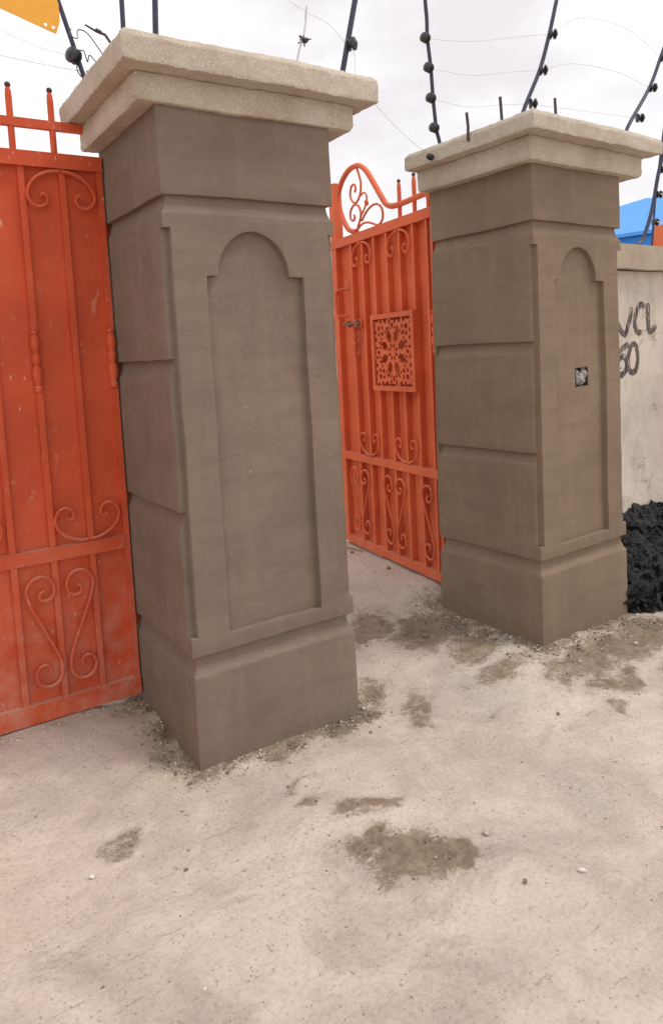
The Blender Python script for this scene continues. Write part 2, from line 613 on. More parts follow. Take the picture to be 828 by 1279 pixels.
GP = np.array([(0, 0, 0), (.35, 0, -.01), (.7, 0, -.01), (.7, .6, .0), (0, .63, .035), (-.3, .58, .075), (-.6, .58, .072), (-1.2, .58, .07), (-2, .58, .07),
               (-.2, .25, .02), (1.72, -.08, .028), (1.68, .55, .035), (2.41, -.05, .02), (1.78, .8, .13), (1.85, 1.2, .13), (1.93, 1.8, .13),
               (1.4, .5, .03), (1.2, 1.4, .09), (-.5, -.3, 0), (.3, -.8, 0), (.7, -1.3, 0), (1.6, -.6, .005), (2.6, -.2, .0),
               (3, -.6, 0), (3, .2, .02), (3.6, .2, .02), (-2, -1, 0), (0, -3, 0), (4, -2, 0), (1, 3, .12), (3, 3, .12), (-2, 2, .1)])


def gz(x, y):
    x = np.asarray(x, float)
    y = np.asarray(y, float)
    num = np.zeros_like(x)
    den = np.zeros_like(x)
    for a, b, c in GP:
        k = 1 / (((x - a) ** 2 + (y - b) ** 2) + 0.012) ** 1.6
        num += k * c
        den += k
    z = num / den
    z = z + 0.0055 * fbm(x * 2.3, y * 2.3, 3, 3) + 0.0035 * fbm(x * 11, y * 11, 9, 3)
    return z


def rect_dist(x, y, ox, oy, rot, w, d):
    c, s = math.cos(rot), math.sin(rot)
    lx = (x - ox) * c + (y - oy) * s
    ly = -(x - ox) * s + (y - oy) * c
    dx = np.maximum(np.maximum(-lx, lx - w), 0)
    dy = np.maximum(np.maximum(-ly, ly - d), 0)
    return np.hypot(dx, dy)


DAMP = [  # cx, cy, rx, ry, angle, strength
    (.33, -.80, .16, .095, -0.72, .92), (.24, -.72, .10, .05, -0.6, .85), (.42, -.88, .08, .07, 0, .9), (.305, -.66, .05, .035, 0, .95),
    (.35, -.515, .075, .03, -0.3, .85), (.29, -.55, .05, .025, -.3, .55), (.222, -.405, .05, .03, 0, .75),
    (.235, -.30, .07, .025, 0, .62), (-.365, -.235, .075, .05, -.4, .62), (-.3, -.12, .05, .04, 0, .35),
    (1.46, .42, .26, .17, .1, .88), (1.2, .62, .2, .12, .5, .78), (1.5, .15, .2, .12, .3, .82), (1.75, -.3, .25, .12, .1, .82),
    (2.1, -.3, .3, .13, .1, .90), (2.35, -.22, .22, .12, 0, .88), (1.72, -.5, .12, .06, .3, .76), (1.42, -.12, .18, .08, .1, .71),
    (1.52, -.66, .06, .03, .4, .76), (2.0, -.6, .1, .05, .4, .66), (.95, -.12, .14, .06, .9, .66), (.86, .1, .12, .06, 1.2, .71), (1.1, -.4, .05, .02, .3, .56)]


def damp(x, y):
    m = np.zeros_like(x)
    wx = x + 0.05 * fbm(x * 7, y * 7, 21, 3)
    wy = y + 0.05 * fbm(x * 7, y * 7, 31, 3)
    for cx, cy, rx, ry, a, s in DAMP:
        c, sn = math.cos(a), math.sin(a)
        u = ((wx - cx) * c + (wy - cy) * sn) / rx
        v = (-(wx - cx) * sn + (wy - cy) * c) / ry
        d = np.hypot(u, v)
        m = np.maximum(m, s * np.clip(1.45 - d * 0.85, 0, 1))
    d1 = rect_dist(wx, wy, 0, 0, 0, .7, .66)
    n = fbm(x * 5, y * 5, 41, 3)
    m = np.maximum(m, np.clip(1.0 - d1 / (0.13 + 0.07 * n), 0, 1) * 0.95)
    d2 = rect_dist(wx, wy, 1.7246, -.0831, .0447, .69, .69)
    m = np.maximum(m, np.clip(1.0 - d2 / (0.15 + 0.08 * n), 0, 1) * 0.85)
    return m


def axis(lo, hi, step, far, grow=1.25):
    a = list(np.arange(lo, hi + step / 2, step))
    s, v = step, a[-1]
    while v < far:
        s *= grow
        v += s
        a.append(v)
    s, v = step, a[0]
    while v > -far:
        s *= grow
        v -= s
        a.insert(0, v)
    return np.array(a)


gx = axis(-1.1, 3.1, 0.0115, 400)
gy = axis(-1.75, 2.3, 0.0115, 400)
XX, YY = np.meshgrid(gx, gy)
ZZ = gz(XX, YY)
DM = damp(XX, YY)
ZZ = ZZ + 0.006 * DM * (0.6 + fbm(XX * 22, YY * 22, 51, 2))
far = np.hypot(XX - 1, YY) > 12
ZZ[far] = 0.05
nx, ny = len(gx), len(gy)
verts = np.stack([XX.ravel(), YY.ravel(), ZZ.ravel()], 1)
idx = np.arange(nx * ny).reshape(ny, nx)
quads = np.stack([idx[:-1, :-1].ravel(), idx[:-1, 1:].ravel(), idx[1:, 1:].ravel(), idx[1:, :-1].ravel()], 1)
me = bpy.data.meshes.new('ground')
me.vertices.add(len(verts))
me.vertices.foreach_set('co', verts.ravel())
me.loops.add(quads.size)
me.loops.foreach_set('vertex_index', quads.ravel().astype(np.int32))
me.polygons.add(len(quads))
me.polygons.foreach_set('loop_start', np.arange(0, quads.size, 4, dtype=np.int32))
me.update(calc_edges=True)
me.polygons.foreach_set('use_smooth', np.ones(len(quads), bool))
at = me.attributes.new('damp', 'FLOAT', 'POINT')
at.data.foreach_set('value', DM.ravel().astype(np.float32))
struct(ob('ground', me, 'ground'))


def gz1(x, y):
    return float(gz(np.array([x]), np.array([y]))[0]) + 0.004


# ------------------------------------------------------------------ gate pillars
def arch_outline(x0, x1, z0, zs, xa, xb, zc, inset=0.0):
    cx, r = (xa + xb) / 2, (xb - xa) / 2 - inset
    x0 += inset; x1 -= inset; z0 += inset
    pts = [(x0, z0), (x1, z0), (x1, zs - inset)]
    ry = zc - zs - inset
    for k in range(0, 21):
        a = PI * k / 20
        pts.append((cx + r * math.cos(a), zs - inset + ry * math.sin(a)))
    pts.append((x0, zs - inset))
    # square shoulders: keep the two points beside the arch foot
    return pts


def make_pillar(label, loc, rz, Wd, D, sz, tw, td, capd, seed, pm, box=None):
    root = thing('gate_pillar', label, 'pillar', loc, rz, 'plastered pillars of the gateway')

    def finish(mb_or_me, name, mat, step, amps, bev=0.004, test=None, tp=True, smooth=35, ang=25):
        bm = mb_or_me.bm if isinstance(mb_or_me, MB) else None
        if bm is None:
            bm = bmesh.new()
            bm.from_mesh(mb_or_me)
        bmesh.ops.recalc_face_normals(bm, faces=bm.faces)
        if bev:
            bevel_bm(bm, bev, 2, ang, test)
        if step:
            grid_cut(bm, step)
        if tp:
            for v in bm.verts:
                x, y, z = v.co
                v.co = Vector((x * (1 - tw * z), y * (1 - td * z), z * sz))
        if amps:
            wobble(bm, amps, seed)
        me2 = bpy.data.meshes.new(name)
        bm.normal_update()
        bm.to_mesh(me2)
        bm.free()
        me2.polygons.foreach_set('use_smooth', [True] * len(me2.polygons))
        me2.set_sharp_from_angle(angle=math.radians(smooth))
        return ob(name, me2, mat, root)

    WB = [(0.0045, 3.0), (0.0020, 13)]
    g = 0.021
    # plinth: chamfered top running in under the shaft
    finish(MB().loft([(0, Wd, 0, D, -.15), (0, Wd, 0, D, .346), (.010, Wd - .010, .010, D - .010, .360), (.018, Wd - .018, .018, D - .018, .385), (g, Wd - g, g, D - g, .405), (g, Wd - g, g, D - g, .4232)]),
           'plinth', pm, 0.05, WB, 0.005)
    # shaft with stopped rebates on the corners and an arched recess
    base = MB().loft([(0, Wd, 0, D, .4234), (0, Wd, 0, D, 1.981), (.010, Wd - .010, .010, D - .010, 1.993), (.018, Wd - .018, .018, D - .018, 2.015), (g, Wd - g, g, D - g, 2.034), (g, Wd - g, g, D - g, 2.0428)]).mesh('shaft')
    nw = .027
    cuts = []
    for cx in (0, Wd):
        for cy in (0,):
            cuts.append(MB().box(cx - nw, cx + nw, cy - nw, cy + nw, .492, 1.932).mesh('c'))
    cuts.append(MB().box(-.2, .0212, nw, D - .012, .3, 2.2).mesh('c'))
    ol = arch_outline(.15 * Wd / .7, .55 * Wd / .7, .478, 1.772, .193 * Wd / .7, .487 * Wd / .7, 1.93)
    cuts.append(MB().prism(ol, 'y', -.2, .0365).mesh('c'))
    if box:
        cuts.append(MB().box(box[0], box[1], -.1, .085, box[2], box[3]).mesh('c'))
    sh = boolean(base, cuts)
    finish(sh, 'shaft', pm, 0.045, WB, 0.0035)
    pl = MB().prism(arch_outline(.15 * Wd / .7, .55 * Wd / .7, .478, 1.772, .193 * Wd / .7, .487 * Wd / .7, 1.93, -0.004), 'y', .026, .0358).mesh('arched_panel')
    if box:
        pl = boolean(pl, [MB().box(box[0], box[1], -.1, .1, box[2], box[3]).mesh('c')])
    finish(pl, 'arched_panel', pm, 0.05, [(0.0035, 3.0), (0.0014, 14)], 0.0)
    e = .021
    for poly in ([(0, .4234), (e, .4234), (e, .940), (.018, .922), (.010, .900), (0, .886)],
                 [(0, .945), (e, .945), (e, 1.479), (.018, 1.460), (.010, 1.436), (0, 1.421)],
                 [(0, 1.484), (e, 1.484), (e, 2.034), (.018, 2.015), (.010, 1.993), (0, 1.981)]):
        finish(MB().prism(poly, 'y', nw, D - .0122), 'side_block', pm, 0.05, WB, 0.0035,
               test=lambda c: not (c.y < nw + .002 and (c.z < .492 or c.z > 1.932)) and c.x < .017)
    finish(MB().loft([(0, Wd, 0, D, 2.043), (0, Wd, 0, D, 2.345)]), 'neck_block', pm, 0.05, WB, 0.005)
    # cast cap: moulding below, slab above
    Wt, Dt = Wd * (1 - tw * 2.3), D * (1 - td * 2.3)
    (lF, lL, lR, lB), (uF, uL, uR, uB), zb, zm, zt = capd
    CA = [(0.004, 4), (0.002, 14), (0.0034, 45)]
    cap = finish(MB().loft([(-lL + .006, Wt + lR - .006, -lF + .006, Dt + lB, zb), (-lL, Wt + lR, -lF, Dt + lB, zb + .015), (-lL, Wt + lR, -lF, Dt + lB, zm)]),
                 'cap_moulding', 'cast', 0.016, CA, 0.004, tp=False)
    finish(MB().loft([(-uL, Wt + uR, -uF, Dt + uB, zm + .001), (-uL - .002, Wt + uR + .002, -uF - .002, Dt + uB, zt - .022), (-uL + .012, Wt + uR - .012, -uF + .012, Dt + uB - .012, zt)]),
           'cap_slab', 'cast', 0.016, CA, 0.0045, tp=False)
    return root


P1 = make_pillar('large grey cement pillar with arched panel, nearest the camera beside the closed red gate',
                 (0, 0, 0), 0, .70, .70, 1.0, .0067, .03,
                 ((.024, .07, .105, .0), (.096, .127, .175, .045), 2.333, 2.424, 2.524), 1.0, 'plaster')
P2LOC, P2ROT = Vector((1.7246, -.0831, .0335)), .0447
BX = (.327, .431, 1.243, 1.341)
P2 = make_pillar('grey cement pillar with a junction box hole in its arched panel, beside the scrawled wall',
                 P2LOC, P2ROT, .695, .69, .98, .0146, .0173,
                 ((.045, .062, .135, .02), (.122, .13, .195, .04), 2.256, 2.358, 2.440), 2.0, 'plaster2', BX)


def p2w(x, y, z=0.0):
    c, s = math.cos(P2ROT), math.sin(P2ROT)
    return Vector((x * c - y * s + P2LOC.x, x * s + y * c + P2LOC.y, z))


# junction box let into the second pillar (a part of it), stuffed with plastic
jx0, jx1 = BX[0] * .982, BX[1] * .982
jz0, jz1 = BX[2] * .98, BX[3] * .98
mb = MB()
t = .004
mb.box(jx0 + .001, jx1 - .001, .078, .083, jz0 + .001, jz1 - .001)
mb.box(jx0 + .001, jx0 + t, .024, .0779, jz0 + .001, jz1 - .001)
mb.box(jx1 - t, jx1 - .001, .024, .0779, jz0 + .001, jz1 - .001)
mb.box(jx0 + t + .0005, jx1 - t - .0005, .0245, .0779, jz1 - t, jz1 - .001)
mb.box(jx0 + t + .0005, jx1 - t - .0005, .0245, .0779, jz0 + .001, jz0 + t)
jb = ob('junction_box', mb, 'void', P2)
mb = MB()
for k in range(22):
    mb.ball((random.uniform(jx0 + .02, jx1 - .018), random.uniform(.030, .046), random.uniform(jz0 + .02, jz1 - .03)),
            random.uniform(.012, .021), 2, (1, .6, 1.2), 0.3)
ob('crumpled_plastic', mb, 'plastic', jb)
mb = MB()
for k in range(4):
    x = jx0 + .02 + .02 * k
    mb.tube([(x, .07, jz0 + .015), (x + .01, .032, jz0 + .035), (x - .006, .034, jz0 + .065), (x + .006, .07, jz1 - .012)], .0022, 6)
ob('electrical_wire', mb, 'black', jb)


# ------------------------------------------------------------------ gates
def spline(ctrl, sub=7, closed=False):
    P = [Vector((*c, 0)) if len(c) == 2 else Vector(c) for c in ctrl]
    n = len(P)
    out = []
    rngi = range(n if closed else n - 1)
    for i in rngi:
        if closed:
            a, b, c, d = P[i - 1], P[i], P[(i + 1) % n], P[(i + 2) % n]
        else:
            b, c = P[i], P[i + 1]
            a = P[i - 1] if i else b * 2 - c
            d = P[i + 2] if i + 2 < n else c * 2 - b
        for k in range(sub):
            t = k / sub
            out.append(0.5 * ((2 * b) + (c - a) * t + (2 * a - 5 * b + 4 * c - d) * t * t + (3 * b - a - 3 * c + d) * t ** 3))
    if not closed:
        out.append(P[-1])
    return out


C_HALF = [(-.004, 0), (-.04, -.004), (-.082, -.022), (-.115, -.055), (-.127, -.095), (-.112, -.128), (-.086, -.139), (-.06, -.127), (-.053, -.102), (-.068, -.088), (-.080, -.098)]
S_HALF = [(-.062, .602), (-.080, .592), (-.078, .570), (-.055, .562), (-.031, .578), (-.024, .608), (-.038, .645), (-.071, .661), (-.108, .648), (-.128, .612),
          (-.118, .555), (-.092, .49), (-.062, .42), (-.035, .355), (-.018, .298), (-.022, .248), (-.045, .220), (-.077, .214), (-.106, .234), (-.116, .268), (-.102, .298), (-.078, .304), (-.062, .287), (-.068, .268)]


def flat_tube(ctrl, cx, cz, sx, szz, y, r, sub=5, dz=0.0):
    pts = [Vector((cx + sx * p.x, y, cz + szz * p.y + dz)) for p in spline(ctrl, sub)]
    n = len(pts)
    return MB().tube(pts, r, 7)


KNUCKLE = [(0.0, .0), (.0165, .002), (.0165, .018), (.011, .022), (.0175, .05), (.021, .07), (.0175, .092), (.010, .104), (.017, .118), (.0185, .13), (.015, .143), (.0095, .150),
           (.0175, .168), (.0205, .186), (.017, .205), (.011, .222), (.016, .226), (.016, .238), (0.0, .24)]


def gate(label, loc, rz, mat, zo, ztop, xr, xl, bars, knuck, cents_top, cents_low, skip=None, group=None):
    """Steel leaf in local x (negative to the left), front face at y = 0."""
    root = thing('steel_gate', label, 'gate', loc, rz, group)
    z_b0, z_b1 = .08 + zo, .155 + zo
    if zo:
        z_b1 = .20
    z_m0, z_m1 = .715 + zo * .4, .768 + zo * .35
    zt0, zt1 = ztop
    # backing sheet, dented a little
    mb = MB()
    dp = .036 if zo else .022
    mb.box(xl + .01, xr - .004, dp, dp + .0025, z_b0 + .02, zt0 + .02)
    grid_cut(mb.bm, .08)
    for v in mb.bm.verts:
        v.co.y += .004 * mnoise.noise(Vector((v.co.x * 4, zo * 50, v.co.z * 3)))
    ob('backing_sheet', mb, mat, root)

    def boxpart(name, x0, x1, y0, y1, z0, z1, bev=.003):
        m = MB().box(x0, x1, y0, y1, z0, z1)
        bevel_bm(m.bm, bev, 2)
        return ob(name, m, mat, root)
    sw = .028 if not zo else .05
    k0 = 1.385 + zo * .9
    m = MB().box(xr - .02, xr + .004, -.001, .034, z_b1 + .0005, k0).box(xr - .02, xr + .004, -.001, .034, k0 + .2405, zt0 - .0005)
    m.box(xr - .02, xr + .004, .015, .034, k0 + .0005, k0 + .24)
    bevel_bm(m.bm, .003, 2)
    m.lathe(KNUCKLE, (xr - .010, .001, k0), sides=10)
    ob('stile', m, mat, root)
    boxpart('stile', xl, xl + sw + .018, -.004, dp + .012, z_b1 + .0005, zt0 - .0005)
    boxpart('top_rail', xl, xr + .004, -.008, dp + .016, zt0, zt1)
    boxpart('bottom_rail', xl, xr + .004, -.007, dp + .016, z_b0, z_b1)
    boxpart('middle_rail', xl + sw + .019, xr - .0205, -.006, dp - .001, z_m0, z_m1)
    barmesh = {}
    for bx_ in bars:
        segs = [(z_b1 + .0005, z_m0 - .0005, 0), (z_m1 + .0005, zt0 - .0005, 1)]
        for a, b, upper in segs:
            pieces = [(a, b)]
            if upper and skip and skip[0] < bx_ < skip[1]:
                pieces = [(a, skip[2]), (skip[3], b)]
            for p, q in pieces:
                kn = upper and bx_ in knuck and len(pieces) == 1
                m = MB()
                if kn:
                    k0 = 1.385 + zo * .9
                    m.box(bx_ - .0115, bx_ + .0115, .001, dp - .0005, p, k0)
                    m.box(bx_ - .0115, bx_ + .0115, .001, dp - .0005, k0 + .2405, q)
                    bevel_bm(m.bm, .0025, 2)
                    m.lathe(KNUCKLE, (bx_, .006, k0), sides=10)
                else:
                    m.box(bx_ - .0115, bx_ + .0115, .001, dp - .0005, p, q)
                    bevel_bm(m.bm, .0025, 2)
                ob('bar', m, mat, root)
    r = .0068
    for cx in cents_top:
        for s in (1, -1):
            ob('scroll', flat_tube(C_HALF, cx, zt0 - .012, s, 1.0, -.004, r), mat, root)
            ob('scroll', flat_tube(C_HALF, cx, z_m1 + .010, s, -1.0, -.004, r), mat, root)
    for cx in cents_low:
        for s in (1, -1):
            if cx + s * -.13 > xr + .02:
                continue
            k = (z_m0 - z_b1) / (.715 - .155)
            ob('scroll', flat_tube(S_HALF, cx, z_b1 - .155 * k, s, k, -.004, r), mat, root)
    return root


def spear(root, x, z0, z1, mat):
    m = MB()
    m.tube([(x, .014, z0), (x, .014, z1 - .055), (x, .014, z1 - .03), (x, .014, z1 - .016)], [.0125, .0125, .011, .006], 8)
    o = ob('spear', m, mat, root)
    m = MB().ball((x, .014, z1 - .011), .0115, 2)
    ob('ball_tip', m, 'iron', o)


# closed leaf on the left
G1 = gate('closed red steel gate leaf with spear tips, at the left of the big pillar', (0, .60, 0), 0, 'red', 0.0, (2.245, 2.302),
          -.012, -2.30, [-.165 - .15 * k for k in range(14)],
          {-.165 - .15 * k for k in range(1, 14, 2)}, [-.172 - .45 * k for k in range(5)], [-.30 - .45 * k for k in range(5)], group='painted steel gates of the gateway')
for k in range(14):
    spear(G1, -.183 - .15 * k, 2.3025, 2.553, 'red')
m = MB().box(-2.29, -.03, .001, .027, 2.392, 2.424)
bevel_bm(m.bm, .003, 2)
ob('spear_rail', m, 'red', G1)
for z in (.365, .88, 1.42, 1.985):
    ob('hinge', MB().lathe([(.019, 0), (.022, .008), (.022, .062), (.019, .07)], (.006, .055, z), sides=12), 'red', G1)

# open leaf between the pillars
HX = Vector((1.78125958, .71579359, 0))
ANG = math.atan2(-.99203, -.12602)
UB = [.007, .147, .295, .443, .595, .746, .90]
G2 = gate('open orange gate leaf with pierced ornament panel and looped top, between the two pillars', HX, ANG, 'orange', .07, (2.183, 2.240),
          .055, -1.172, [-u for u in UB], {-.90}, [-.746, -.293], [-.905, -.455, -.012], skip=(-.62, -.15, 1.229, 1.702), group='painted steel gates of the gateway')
# looped top rail
ringp = [(.819, 2.252), (.905, 2.272), (.965, 2.318), (1.022, 2.395), (1.05, 2.48), (1.045, 2.545), (.985, 2.612), (.89, 2.655), (.787, 2.659), (.71, 2.634), (.641, 2.58), (.55, 2.478),
         (.47, 2.386), (.426, 2.345), (.362, 2.324), (.254, 2.318), (.10, 2.321), (.005, 2.322)]
rp = [Vector((-p.x, .012, p.y)) for p in spline(ringp, 6)] + [Vector((.018, .012, 2.308)), Vector((.024, .012, 2.28)), Vector((.024, .012, 2.241))]
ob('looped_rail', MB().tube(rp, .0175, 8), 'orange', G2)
for pts, r in (([(.781, 2.645), (.745, 2.575), (.735, 2.53), (.75, 2.475), (.80, 2.435), (.85, 2.445), (.885, 2.493), (.862, 2.546), (.822, 2.549), (.806, 2.52), (.822, 2.502)], .0075),
               ([(.812, 2.262), (.765, 2.32), (.752, 2.36), (.78, 2.405), (.838, 2.424), (.888, 2.394), (.893, 2.348), (.856, 2.327), (.836, 2.345), (.846, 2.362)], .0075),
               ([(.745, 2.463), (.70, 2.474), (.668, 2.445), (.68, 2.40), (.72, 2.362), (.757, 2.336)], .006),
               ([(.745, 2.306), (.69, 2.345), (.62, 2.372), (.545, 2.372), (.488, 2.335), (.482, 2.275), (.535, 2.245), (.60, 2.264), (.667, 2.283), (.745, 2.286), (.80, 2.264)], .0075)):
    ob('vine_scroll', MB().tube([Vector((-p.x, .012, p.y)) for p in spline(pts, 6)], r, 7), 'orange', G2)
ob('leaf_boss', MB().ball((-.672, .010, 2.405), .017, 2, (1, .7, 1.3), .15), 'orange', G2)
spear(G2, -.286, 2.2405, 2.462, 'orange')
spear(G2, -.127, 2.2405, 2.462, 'orange')
# pierced ornament panel: cast rosette cut out cell by cell
u0, u1, q0, q1 = .139, .634, 1.230, 1.701
m = MB()
fwid = .03
m.box(-u1, -u1 + fwid, -.022, .0205, q0, q1).box(-u0 - fwid, -u0, -.022, .0205, q0, q1)
m.box(-u1 + fwid + .0003, -u0 - fwid - .0003, -.022, .0205, q0, q0 + fwid).box(-u1 + fwid + .0003, -u0 - fwid - .0003, -.022, .0205, q1 - fwid, q1)
bevel_bm(m.bm, .002, 1)
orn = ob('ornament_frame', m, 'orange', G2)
iu0, iu1, iq0, iq1 = -u1 + fwid, -u0 - fwid, q0 + fwid, q1 - fwid
N = 120
cw, ch = (iu1 - iu0) / N, (iq1 - iq0) / N
cxm, czm = (iu0 + iu1) / 2, (iq0 + iq1) / 2
hu = (iu1 - iu0) / 2
jr = random.Random(4)
holes = []
for k in range(8):
    a = PI / 8 + k * PI / 4
    holes.append((.50 * math.cos(a), .50 * math.sin(a), .165, .115, a))
    a2 = k * PI / 4
    holes.append((.20 * math.cos(a + .0), .20 * math.sin(a), .06, .035, a))
    for rr, da, s1, s2 in ((.78, 0, .06, .045), (.74, PI / 8, .055, .04), (.90, .16, .055, .035), (.90, -.16, .055, .035), (1.02, PI / 8, .075, .05), (1.02, 0, .06, .06),
                           (1.12, .2, .06, .045), (1.12, -.2, .06, .045), (1.2, PI / 8 + .12, .06, .04), (1.2, PI / 8 - .12, .06, .04), (1.27, 0.08, .05, .04), (1.27, -.08, .05, .04), (.72, .2, .04, .03), (.72, -.2, .04, .03)):
        holes.append((rr * math.cos(a2 + da), rr * math.sin(a2 + da), s1, s2, a2 + da + jr.uniform(-.5, .5)))
gu, gv = np.meshgrid((np.arange(N) + .5) / N * 2 - 1, (np.arange(N) + .5) / N * 2 - 1)
solid = np.ones((N, N), bool)
for hx, hz, a, b, th in holes:
    c, s = math.cos(th), math.sin(th)
    du, dv = gu - hx, gv - hz
    p = (du * c + dv * s) / a
    q = (-du * s + dv * c) / b
    solid &= ~((p * p + q * q) < (1.15 if a > .15 else 1.75) + .25 * np.sin(6 * np.arctan2(q, p)))
edge = np.maximum(np.abs(gu), np.abs(gv)) > .93
solid &= ~(edge & (fbm(gu * 9 + 40, gv * 9, 77, 2) > -.15))
bm = bmesh.new()
vc = {}


def gv_(i, j, y):
    k = (i, j, y)
    if k not in vc:
        vc[k] = bm.verts.new((iu0 + i * cw, y, iq0 + j * ch))
    return vc[k]


yf, yb = -.014, -.004
for j in range(N):
    for i in range(N):
        if not solid[j, i]:
            continue
        bm.faces.new((gv_(i, j, yf), gv_(i + 1, j, yf), gv_(i + 1, j + 1, yf), gv_(i, j + 1, yf)))
        for di, dj, a, b in ((-1, 0, (i, j), (i, j + 1)), (1, 0, (i + 1, j), (i + 1, j + 1)), (0, -1, (i, j), (i + 1, j)), (0, 1, (i, j + 1), (i + 1, j + 1))):
            ii, jj = i + di, j + dj
            if not (0 <= ii < N and 0 <= jj < N) or not solid[jj, ii]:
                bm.faces.new((gv_(*a, yf), gv_(*b, yf), gv_(*b, yb), gv_(*a, yb)))
bmesh.ops.smooth_vert(bm, verts=bm.verts, factor=.5, use_axis_x=True, use_axis_y=False, use_axis_z=True)
mb = MB()
mb.bm.free()
mb.bm = bm
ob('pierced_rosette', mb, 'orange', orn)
# pull handle and slide bolt
m = MB()
hp = spline([(-.965, .004, 1.895), (-.99, -.02, 1.898), (-1.012, -.05, 1.89), (-1.02, -.058, 1.86), (-1.02, -.058, 1.76), (-1.012, -.05, 1.728), (-.99, -.02, 1.72), (-.965, .004, 1.722)], 6)
m.tube(hp, [.0085 + .002 * math.sin(i * 1.9) for i in range(len(hp))], 8)
ob('pull_handle', m, 'orange', G2)
m = MB().box(-.99, -.95, -.003, .0005, 1.90, 1.955)
ob('handle_plate', m, 'orange', G2)
m = MB().box(-.965, -.775, -.006, .0005, 1.64, 1.688)
bevel_bm(m.bm, .002, 1)
bolt = ob('bolt_plate', m, 'orange', G2)
m = MB().tube([(-1.0, -.018, 1.668), (-.79, -.018, 1.660)], .009, 8)
m.tube([(-.87, -.018, 1.664), (-.87, -.045, 1.655)], .006, 6)
ob('slide_bolt', m, 'rust', bolt)
for kx in (-.945, -.83):
    ob('bolt_keeper', MB().box(kx, kx + .02, -.028, -.0065, 1.645, 1.683), 'rust', bolt)

# square post just behind the free edge of the open leaf
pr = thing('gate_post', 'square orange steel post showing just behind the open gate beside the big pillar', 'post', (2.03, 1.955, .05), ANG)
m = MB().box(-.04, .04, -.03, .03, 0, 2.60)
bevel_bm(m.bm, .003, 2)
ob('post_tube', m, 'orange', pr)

# ------------------------------------------------------------------ walls
W = thing('boundary_wall', 'old stained plaster wall with concrete coping and black painted letters, right of the pillars', 'wall', P2LOC, P2ROT)
wx0, wx1 = .70, 7.5
m = MB().box(wx0, wx1, .33, .50, -.25, 1.842)
grid_cut(m.bm, .07)
wobble(m.bm, [(.006, 2.2)], 5)
ob('wall_body', m, 'wall', W)
m = MB().prism([(.27, 1.845), (.56, 1.845), (.56, 1.935), (.545, 1.985), (.285, 1.99), (.282, 1.938), (.27, 1.935)], 'x', wx0, wx1)
bevel_bm(m.bm, .005, 2)
grid_cut(m.bm, .05)
wobble(m.bm, [(.005, 4), (.002, 22)], 6)
ob('coping', m, 'coping', W)


def stroke(pts, w0, name, seed):
    """brushed stroke lying on the wall face, with ragged edges"""
    P = spline(pts, 8)
    r_ = random.Random(seed)
    bm = bmesh.new()
    prev = None
    n = len(P)
    for i, p in enumerate(P):
        t = (P[min(i + 1, n - 1)] - P[max(i - 1, 0)]).normalized()
        nn = Vector((-t.y, t.x, 0))
        w_ = w0 * (0.9 + 0.22 * mnoise.noise(Vector((i * .2, seed, 0))) + .05 * r_.uniform(-1, 1)) * (0.6 if i in (0, n - 1) else 1)
        rows = [bm.verts.new((q.x, 0, q.y)) for q in (p + nn * w_, p - nn * w_)]
        back = [bm.verts.new((q.x, .004, q.y)) for q in (p + nn * w_, p - nn * w_)]
        cur = rows + back
        if prev:
            bm.faces.new((prev[0], prev[1], cur[1], cur[0]))
            bm.faces.new((prev[0], cur[0], cur[2], prev[2]))
            bm.faces.new((prev[1], prev[3], cur[3], cur[1]))
        prev = cur
    mb_ = MB()
    mb_.bm.free()
    mb_.bm = bm
    o_ = ob(name, mb_, 'letter', W)
    off = Vector((5 * 13.7, 5 * 5.1, 5 * 9.3))
    for v in o_.data.vertices:
        x_, z_ = v.co.x, v.co.z - .0335
        v.co = Vector((x_, .33 + v.co.y * .3 - .0022 + .006 * mnoise.noise_vector(Vector((x_, .33, z_)) * 2.2 + off).y, z_))
    return o_


lw = .019
for k, pts in enumerate(([(1.10, 1.655), (1.155, 1.56), (1.195, 1.515), (1.232, 1.505), (1.262, 1.56), (1.285, 1.61), (1.297, 1.662)],
                         [(1.432, 1.655), (1.415, 1.676), (1.385, 1.672), (1.352, 1.635), (1.33, 1.585), (1.335, 1.54), (1.365, 1.508), (1.405, 1.512)],
                         [(1.472, 1.685), (1.474, 1.60), (1.476, 1.515)], [(1.476, 1.512), (1.515, 1.515), (1.558, 1.548)],
                         [(1.262, 1.442), (1.215, 1.425), (1.165, 1.40), (1.14, 1.365), (1.15, 1.35), (1.20, 1.372), (1.236, 1.35), (1.24, 1.305), (1.21, 1.272), (1.16, 1.262), (1.13, 1.29)],
                         [(1.315, 1.445), (1.282, 1.42), (1.262, 1.365), (1.262, 1.305), (1.285, 1.275), (1.322, 1.275), (1.352, 1.315), (1.36, 1.37), (1.345, 1.425), (1.312, 1.447)])):
    stroke(pts, lw if k not in (2,) else .022, 'painted_letter' if k < 4 else 'painted_digit', k + 3)

yw = thing('yard_wall', 'low cream yard wall glimpsed past the open gate', 'wall', (0, 0, 0))
m = MB().box(-2.5, 5.5, 4.2, 4.4, -.1, 1.5)
grid_cut(m.bm, .5)
wobble(m.bm, [(.01, 2)], 8)
ob('wall_body', m, 'cream', yw)
m = MB().box(-2.5, 5.5, 4.17, 4.43, 1.505, 1.56)
bevel_bm(m.bm, .006, 2)
ob('coping', m, 'cream', yw)

